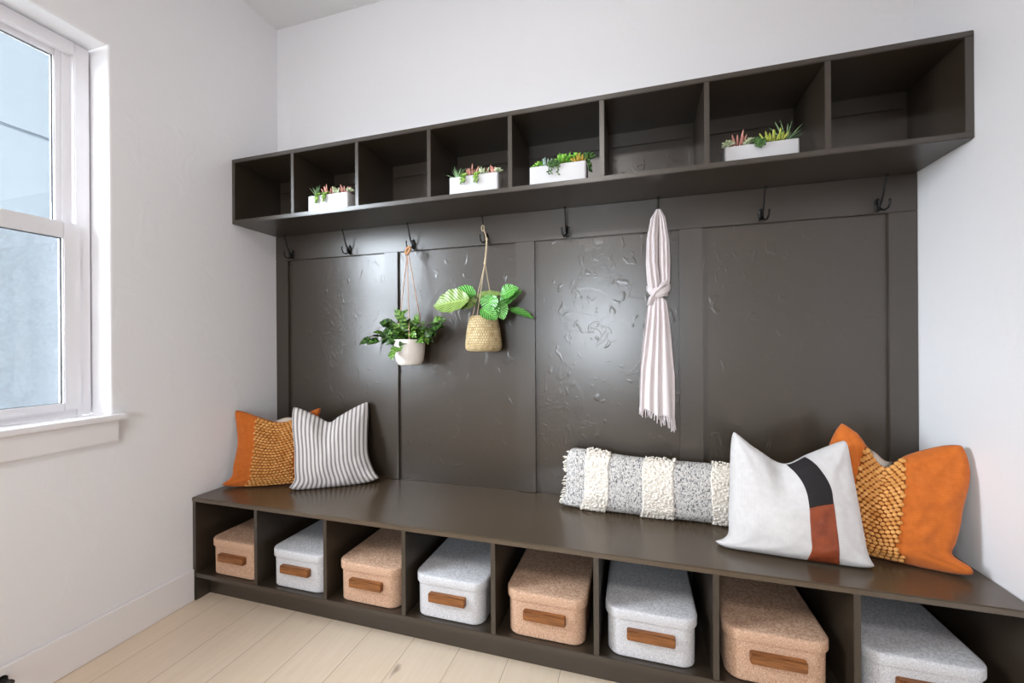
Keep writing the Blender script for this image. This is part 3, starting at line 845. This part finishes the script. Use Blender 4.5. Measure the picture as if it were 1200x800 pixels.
# white hanging pot
hp = empty('hanging_planter', (.883, -.100, 1.037)); tag(hp, 'white ceramic hanging pot with dark trailing leaves on three cords, left of the woven basket', 'hanging planter')
cx, cy = .883, -.103
m = MB(); m.lathe((cx, cy, 1.040), [(.044, 0), (.053, .002), (.0565, .008), (.064, .022), (.0685, .055), (.0735, .118), (.0735, .120), (.070, .120), (.068, .105)], 36, sx=1, sy=1)
child(m, 'pot', m_potcer, hp, angle=50)
m = MB(); m.lathe((cx, cy, 1.138), [(.068, 0), (.066, .006), (.0, .010)], 24); child(m, 'soil', m_soil, hp)
RG = Vector((.862, -.078, 1.588))
for k, (dx, dy) in enumerate(((-.068, .0), (.034, -.060), (.052, .044))):
    m = MB(); e = Vector((cx+dx, cy+dy, 1.150)); s0 = RG + Vector((.003*(k-1), -.006*(k == 1), -.012))
    m.tube([s0, s0.lerp(e, .5)+Vector((0, 0, -.002)), e, e+Vector((0, 0, -.02))], .0022, 6); child(m, 'cord', m_cord, hp)
m = MB(); pts = []
for k in range(25):
    a = 2*PI*k/24; pts.append(RG + Vector((.006*math.sin(a*1), -.015*math.cos(a)*.35, 0)) + Vector((math.cos(a)*.013, 0, math.sin(a)*.016)))
m.tube(pts, .0065, 8, cap=False); child(m, 'ring', m_ringwood, hp)
rnd = random.Random(21)
fm = MB(); fl = MB(); st = MB()
def sprig(end, n, size, young=0, sag=.02):
    s = Vector((cx+rnd.uniform(-.03, .03), cy+rnd.uniform(-.03, .03), 1.150)); e = Vector(end)
    mid = s.lerp(e, .5) + Vector((0, 0, abs(s.x-e.x)*.25+.025))
    pts = [s.lerp(mid, t/4).lerp(mid.lerp(e, t/4), t/4) for t in range(5)]
    st.tube(pts, .0016, 5)
    for k in range(n):
        t = (k+1)/n*4*.999; i = int(t); p = pts[i].lerp(pts[min(i+1, 4)], t-i)
        d = (e-s).normalized() + Vector((rnd.uniform(-.8, .8), rnd.uniform(-.9, .2), rnd.uniform(-.5, .5)))
        up = Vector((rnd.uniform(-.5, .5), rnd.uniform(-1.0, -.2), rnd.uniform(.4, 1)))
        Lf = size*rnd.uniform(.9, 1.3)
        if p.y + d.normalized().y*Lf > -.028: d.y = -abs(d.y)*.5-.2
        if p.y > -.04: p.y = -.04
        leaf(fl if rnd.random() < young else fm, p, d, up, Lf, Lf*.78, rnd.uniform(.3, .9), .12, 'heart', 7, 6)
for e, n, sz, yg in (((.690, -.12, 1.158), 6, .050, .25), ((.74, -.14, 1.150), 5, .052, .1), ((.745, -.10, 1.235), 5, .055, .1), ((.80, -.15, 1.225), 6, .055, .2),
                    ((.77, -.09, 1.20), 5, .055, 0), ((.855, -.12, 1.268), 6, .048, .75), ((.90, -.15, 1.235), 6, .045, .8), ((.945, -.12, 1.235), 5, .050, .7),
                    ((1.030, -.12, 1.200), 6, .050, .15), ((1.045, -.11, 1.235), 5, .045, .3), ((.99, -.14, 1.17), 5, .048, .5),
                    ((.857, -.195, 1.105), 5, .046, .75), ((.885, -.190, 1.125), 4, .042, .4), ((.93, -.16, 1.19), 4, .042, .9), ((.80, -.12, 1.17), 6, .048, .1), ((.87, -.14, 1.19), 6, .050, .3)):
    sprig(e, n, sz, yg)
for k in range(72):      # filler at the crown
    a = rnd.uniform(0, 2*PI); r = rnd.uniform(.0, .07); b = Vector((cx+r*math.cos(a)*1.35, cy+r*math.sin(a)*.7, 1.150+rnd.uniform(0, .05)))
    d = Vector((math.cos(a)+rnd.uniform(-.4, .4), -.3+rnd.uniform(-.6, .2), rnd.uniform(-.3, .7)))
    leaf(fl if rnd.random() < .3 else fm, b, d, (rnd.uniform(-.4, .4), -.8, .7), rnd.uniform(.042, .060), .042, .6, .1, 'heart', 7, 6)
lab(child(fm, 'foliage', m_pothos, hp, angle=180), 'dark green trailing leaves'); lab(child(fl, 'foliage', m_pothos_l, hp, angle=180), 'lighter young leaves')
child(st, 'stem', m_stem, hp)

# woven basket planter
bx, by = 1.256, -.104
hb = empty('hanging_planter', (bx, by, 1.105)); tag(hb, 'woven straw hanging basket with large striped leaves, right of the white pot', 'hanging planter')
m = MB()
prof = [(.060, 0), (.074, .003), (.080, .012), (.081, .030), (.077, .070), (.070, .115), (.062, .152), (.060, .156)]
n = 44
def bfn(a, b):
    x = b*(len(prof)-1)*.9999; i = int(x); r = prof[i][0]+(prof[i+1][0]-prof[i][0])*(x-i); z = prof[i][1]+(prof[i+1][1]-prof[i][1])*(x-i)
    an = -2*PI*a; r *= 1 + .012*math.cos(an*24)*(1 if int(b*26) % 2 else -1)
    return Vector((bx+r*math.cos(an), by+r*math.sin(an)*.88, 1.105+z))
m.grid(bfn, 96, 40, flip=True)
o = child(m, 'basket', m_basket, hb, angle=180, solid=.003)
m = MB(); m.lathe((bx, by, 1.1055), [(.073, 0), (.073, .003)], 30, cap1=True, sy=.88); child(m, 'base', m_basket, hb)
m = MB(); m.lathe((bx, by, 1.235), [(.060, 0), (.058, .005), (0, .008)], 24, sy=.85); child(m, 'soil', m_soil, hb)
KN = Vector((1.258, -.085, 1.500)); LP = Vector((1.246, -.074, 1.675))
HK = Vector((1.262, -.066, 1.612))
for k, (dx, dy) in enumerate(((-.040, -.030), (-.012, -.046), (.048, .010))):
    m = MB(); e = Vector((bx+dx, by+dy, 1.258)); m.tube([KN, KN.lerp(e, .5), e, e+Vector((0, .004, -.015))], .0021, 6); child(m, 'cord', m_twine, hb)
m = MB(); m.tube([KN + Vector((0, 0, -.012)), KN, KN.lerp(HK, .5)+Vector((.002, -.002, 0)), HK + Vector((0, -.004, 0))], [.004, .0052, .0042, .0045], 8)
m.tube([HK+Vector((0, -.004, -.004)), HK+Vector((-.006, -.006, .025)), LP+Vector((.006, -.004, -.022))], .0032, 7)
pts = [LP + Vector((.006*math.sin(2*PI*k/16), -.003, -.013+.013*math.cos(2*PI*k/16))) for k in range(17)]; m.tube(pts, .0024, 6, cap=False)
m.ell(KN, (.0065, .0065, .008)); m.ell(HK+Vector((0, -.004, 0)), (.007, .007, .009))
lab(child(m, 'hanging_loop', m_twine, hb), 'knotted twine loop')
st = MB()
top = Vector((bx, by, 1.250))
def big(name, px, direc, up, L, Wd, curl, mat, lb, cup=.12):
    q = MB(); b = Vector(px); leaf(q, b, direc, up, L, Wd, curl, cup, 'long', 18, 10)
    st.tube([top+Vector((rnd.uniform(-.03, .03), rnd.uniform(-.02, .02), -.01)), (top+b)/2 + Vector((0, 0, .02)), b, b+Vector(direc).normalized()*.01], .0021, 6)
    lab(child(q, 'leaf', mat, hb, angle=180), lb)
big('leaf', (1.212, -.165, 1.330), (-1, -.03, -.06), (-.15, -1, .45), .180, .120, .16, m_cal_light, 'large pale striped leaf on the left')
big('leaf', (1.228, -.125, 1.352), (-1, .0, .38), (0, -.85, .6), .130, .075, .3, m_cal, 'upper left striped leaf')
big('leaf', (1.232, -.13, 1.318), (-.9, -.2, .12), (0, -.9, .5), .120, .085, .4, m_cal_light, 'middle left leaf')
big('leaf', (1.222, -.115, 1.345), (1, -.05, .30), (0, -.8, .55), .135, .040, .45, m_cal_light, 'narrow leaf reaching right')
big('leaf', (1.330, -.11, 1.300), (.80, .05, .68), (-.4, -1, .4), .125, .068, .20, m_cal, 'upright leaf at the upper right')
big('leaf', (1.300, -.14, 1.330), (.25, -.35, -.9), (0, -1, .35), .095, .080, .3, m_cal, 'broad bright leaf above the rim')
big('leaf', (1.270, -.165, 1.290), (.85, -.25, -.42), (0, -1, .6), .085, .070, .4, m_cal, 'leaf folded over the rim')
big('leaf', (1.335, -.13, 1.320), (.35, -.3, -.85), (.2, -1, .3), .085, .070, .2, m_cal, 'leaf to the right of the rim')
big('leaf', (1.370, -.085, 1.290), (1, -.03, -.20), (0, -.8, .7), .115, .042, .3, m_cal, 'small pointed leaf at the far right')
big('leaf', (1.265, -.085, 1.300), (.3, .1, .5), (0, -1, .3), .075, .055, .3, m_cal, 'leaf behind the cords')
big('leaf', (1.310, -.145, 1.350), (-.15, -.4, -1), (0, -1, .2), .080, .085, .25, m_cal, 'broad leaf in front of the cords on the right')
big('leaf', (1.345, -.12, 1.345), (.55, -.1, .30), (-.3, -1, .4), .085, .075, .25, m_cal, 'leaf between the upper right leaf and the rim')
child(st, 'stem', m_stem, hb)

# ------------------------------------------------------------------ scarf
sf = empty('scarf', (1.997, -.05, .80)); tag(sf, 'pale blush gauze scarf tied in a loose knot, hanging from a hook on the backboard', 'scarf')
def strand(m, rows, pl, depth, seed, nrow=60, n=72, amp=.25):
    """rows: (x, y, z, halfwidth, halfdepth); closed pleated tube"""
    def at(t):
        x = t*(len(rows)-1)*.9999; i = int(x); f = x-i; f = f*f*(3-2*f)
        return [rows[i][k]*(1-f)+rows[i+1][k]*f for k in range(5)]
    vs = []; fs = []
    for j in range(nrow+1):
        x, y, z, hw, hd = at(j/nrow)
        for k in range(n):
            a = 2*PI*k/n; ph = pl*a + 1.3*math.sin(j/nrow*4+seed) + .6*math.sin(2*a+seed)
            g = 1 + amp*(abs(math.sin(ph/2))-.6) * min(1, 3*j/nrow+.3)
            g2 = noise.noise(Vector((math.cos(a)*1.5+seed, math.sin(a)*1.5, j/nrow*3)))*.12
            vs.append((x + hw*math.cos(a)*(1+g2), min(-.0225, y + hd*math.sin(a)*(g*1.3+g2)), z))
    for j in range(nrow):
        for k in range(n):
            fs.append((j*n+k, j*n+(k+1) % n, (j+1)*n+(k+1) % n, (j+1)*n+k))
    fs.append(tuple(range(n))); fs.append(tuple(nrow*n+k for k in reversed(range(n))))
    m.add(vs, fs)
m = MB()
strand(m, [(1.995, -.076, 1.672, .007, .006), (1.984, -.066, 1.640, .016, .014), (1.976, -.056, 1.560, .022, .018), (1.974, -.052, 1.460, .024, .018), (1.980, -.050, 1.380, .024, .018), (1.986, -.050, 1.325, .018, .016)], 7, 0, 1, amp=.7)
strand(m, [(2.001, -.076, 1.672, .007, .006), (2.012, -.066, 1.640, .014, .014), (2.020, -.056, 1.560, .020, .018), (2.022, -.050, 1.460, .022, .018), (2.024, -.048, 1.390, .020, .016), (2.020, -.046, 1.325, .014, .014)], 7, 0, 2.4, amp=.5)
child(m, 'upper_loop', m_gauze, sf, angle=180)
m = MB()
def gathered(path, width, n, rad):
    # folds of cloth lying side by side along one path
    for k in range(n):
        f = (k/(n-1)-.5)*2
        m.tube([(x + f*wx*width, y - .004*(1-f*f), z + f*wz*width) for x, y, z, wx, wz in path], [rad*.6]+[rad*(1.05 if k % 2 else .85)]*(len(path)-2)+[rad*.6], 10, squash=1.1)
gathered([(1.954, -.044, 1.362, 0, .6), (1.966, -.064, 1.350, .1, 1), (1.990, -.077, 1.336, .2, 1.1), (2.014, -.076, 1.340, 0, 1.1), (2.034, -.062, 1.356, -.1, .9), (2.042, -.044, 1.366, 0, .6)], .012, 5, .0052)
gathered([(2.028, -.060, 1.392, .6, 0), (2.012, -.076, 1.368, .9, .4), (1.990, -.084, 1.346, .8, .6), (1.972, -.076, 1.322, .9, .5), (1.964, -.062, 1.290, 1, 0)], .009, 4, .0050)
child(m, 'knot', m_gauze, sf, angle=180)
# skirt
m = MB(); NR, NC = 60, 140
def skirt(a, t):
    """a 0..1 round, t 0..1 down"""
    an = 2*PI*a; ff = t**.6
    hw = .034 + .033*min(1, t*1.6)**.8 + .0*t; cxx = 1.995 - .006*t; hd = .016 + .010*ff
    x = cxx + hw*math.cos(an)*(1+.04*noise.noise(Vector((math.cos(an)*2, math.sin(an)*2, t*3))))
    pl = math.sin(an*10 + 1.6*math.sin(t*2.2+an*1.3) + 4*noise.noise(Vector((math.cos(an), math.sin(an), 3.1))))
    y = -.052 + hd*math.sin(an) + (.0068*pl*min(1, t*4+.2) if math.sin(an) < .3 else 0)
    zt = 1.335 - .03*abs(math.cos(an)); zb = .868 - .038*(x-1.925)/.13 + .006*math.sin(an*5)
    return Vector((x, min(y, -.0225), zt*(1-t)+zb*t))
vs = [skirt(k/NC, j/NR) for j in range(NR+1) for k in range(NC)]; fs = []
for j in range(NR):
    for k in range(NC): fs.append((j*NC+k, j*NC+(k+1) % NC, (j+1)*NC+(k+1) % NC, (j+1)*NC+k))
fs.append(tuple(range(NC))); m.add(vs, fs); child(m, 'skirt', m_gauze, sf, angle=180)
m = MB(); rnd = random.Random(8)
for k in range(44):
    a = k/44; p = skirt(a, 1.0); fx = (p.x-1.925)/.13
    L = (.034+.040*max(0, fx-.35))*rnd.uniform(.8, 1.1)
    q = p + Vector((0, 0, .006)); sw = rnd.uniform(-.004, .004)
    pts = [q, q+Vector((sw*.3, 0, -L*.35)), q+Vector((sw, -.001, -L*.7)), q+Vector((sw*1.3, 0, -L))]
    m.tube(pts, [.0016, .0026, .0018, .0026], 6); m.ell(pts[1], .0032, None, 6, 4)
lab(child(m, 'fringe', m_gauze, sf, angle=180), 'knotted tassel fringe')

# door stop on the left baseboard
ds = empty('door_stop', (.014, -1.063, .108)); tag(ds, 'small dark door stop on the left baseboard at the bottom left corner', 'door stop')
m = MB(); m.tube([(.0142, -1.063, .104), (.018, -1.063, .104)], [.012, .012], 14); child(m, 'base_plate', m_iron, ds)
m = MB()
pts = [(.018+.034*t/60, -1.063+.0055*math.cos(t*.9), .104+.0055*math.sin(t*.9)) for t in range(61)]
m.tube(pts, .0012, 5); child(m, 'spring', m_iron, ds)
m = MB(); m.tube([(.051, -1.063, .104), (.060, -1.063, .104), (.063, -1.063, .104)], [.0085, .0085, .006], 12); child(m, 'rubber_tip', Mat('dark_rubber', (48, 42, 38), .7).m, ds)

# ------------------------------------------------------------------ light
SKY_A, SKY_B = 26.0, 18.5
wd = bpy.data.worlds.new('sky'); SC.world = wd; wd.use_nodes = True; nt = wd.node_tree; nt.nodes.clear()
out = nt.nodes.new('ShaderNodeOutputWorld'); bg_ = nt.nodes.new('ShaderNodeBackground'); tc = nt.nodes.new('ShaderNodeTexCoord')
def lobe(direction, lo, hi, amount):
    # a brighter patch of the overcast sky around one direction
    d = nt.nodes.new('ShaderNodeVectorMath'); d.operation = 'DOT_PRODUCT'; d.inputs[1].default_value = Vector(direction).normalized()
    m_ = nt.nodes.new('ShaderNodeMapRange'); m_.inputs['From Min'].default_value = lo; m_.inputs['From Max'].default_value = hi
    m_.inputs['To Min'].default_value = 0; m_.inputs['To Max'].default_value = amount
    nt.links.new(tc.outputs['Generated'], d.inputs[0]); nt.links.new(d.outputs['Value'], m_.inputs['Value']); return m_.outputs[0]
ad = nt.nodes.new('ShaderNodeMath'); ad.operation = 'ADD'; ad2 = nt.nodes.new('ShaderNodeMath'); ad2.operation = 'ADD'; ad2.inputs[1].default_value = 1.0
nt.links.new(lobe((-1, -.12, .2), .45, 1.0, SKY_A), ad.inputs[0]); nt.links.new(lobe((0, -1, .02), .80, .98, SKY_B), ad.inputs[1])
bg_.inputs['Color'].default_value = (.87, .94, 1.0, 1)
nt.links.new(ad.outputs[0], ad2.inputs[0]); nt.links.new(ad2.outputs[0], bg_.inputs['Strength']); nt.links.new(bg_.outputs[0], out.inputs[0])

def area(name, loc, rot, sx, sy, power, col=(1, 1, 1), shape='RECTANGLE', portal=False):
    L = bpy.data.lights.new(name, 'AREA'); L.shape = shape; L.size = sx; L.size_y = sy; L.energy = power; L.color = col
    if portal: L.cycles.is_portal = True
    o = bpy.data.objects.new(name, L); COL.objects.link(o); o.location = loc; o.rotation_euler = rot; return o
area('window_portal', (-.165, (OY0+OY1)/2, (OZ0+OZ1)/2), (0, -PI/2, 0), OZ1-OZ0, OY1-OY0, 1, portal=True)
area('window_portal', ((RX0+RX1)/2, FRONT-.16, (RZ0+RZ1)/2), (PI/2, 0, 0), RX1-RX0, RZ1-RZ0, 1, portal=True)
WARM = (1.0, .95, .90)
area('ceiling_lamp', (1.55, -.92, CEIL-.01), (0, 0, 0), .16, .16, .8, WARM, 'DISK')
area('ceiling_lamp', (1.45, -2.7, CEIL-.01), (0, 0, 0), .5, .5, 14, WARM, 'DISK')

# ------------------------------------------------------------------ camera
cam = bpy.data.cameras.new('camera'); co = bpy.data.objects.new('camera', cam); COL.objects.link(co)
F = 483.72
cam.sensor_fit = 'HORIZONTAL'; cam.sensor_width = 36; cam.lens = 36*F/1200
cam.shift_x = 0; cam.shift_y = 2.33/1200; cam.clip_start = .02
co.matrix_world = Matrix.Translation((1.9068, -1.8361, 1.1379)) @ Matrix.Rotation(.2906, 4, 'Z') @ Matrix.Rotation(PI/2, 4, 'X') @ Matrix.Rotation(-.0066, 4, 'Z')
SC.camera = co
vs_ = SC.view_settings; vs_.view_transform = 'Standard'; vs_.look = 'None'; vs_.gamma = 1; vs_.use_curve_mapping = False
vs_.exposure = 1.0
SC.cycles.max_bounces = 10; SC.cycles.diffuse_bounces = 6; SC.cycles.glossy_bounces = 4; SC.cycles.transparent_max_bounces = 12
SC.cycles.caustics_reflective = False; SC.cycles.caustics_refractive = False; SC.cycles.sample_clamp_indirect = 12
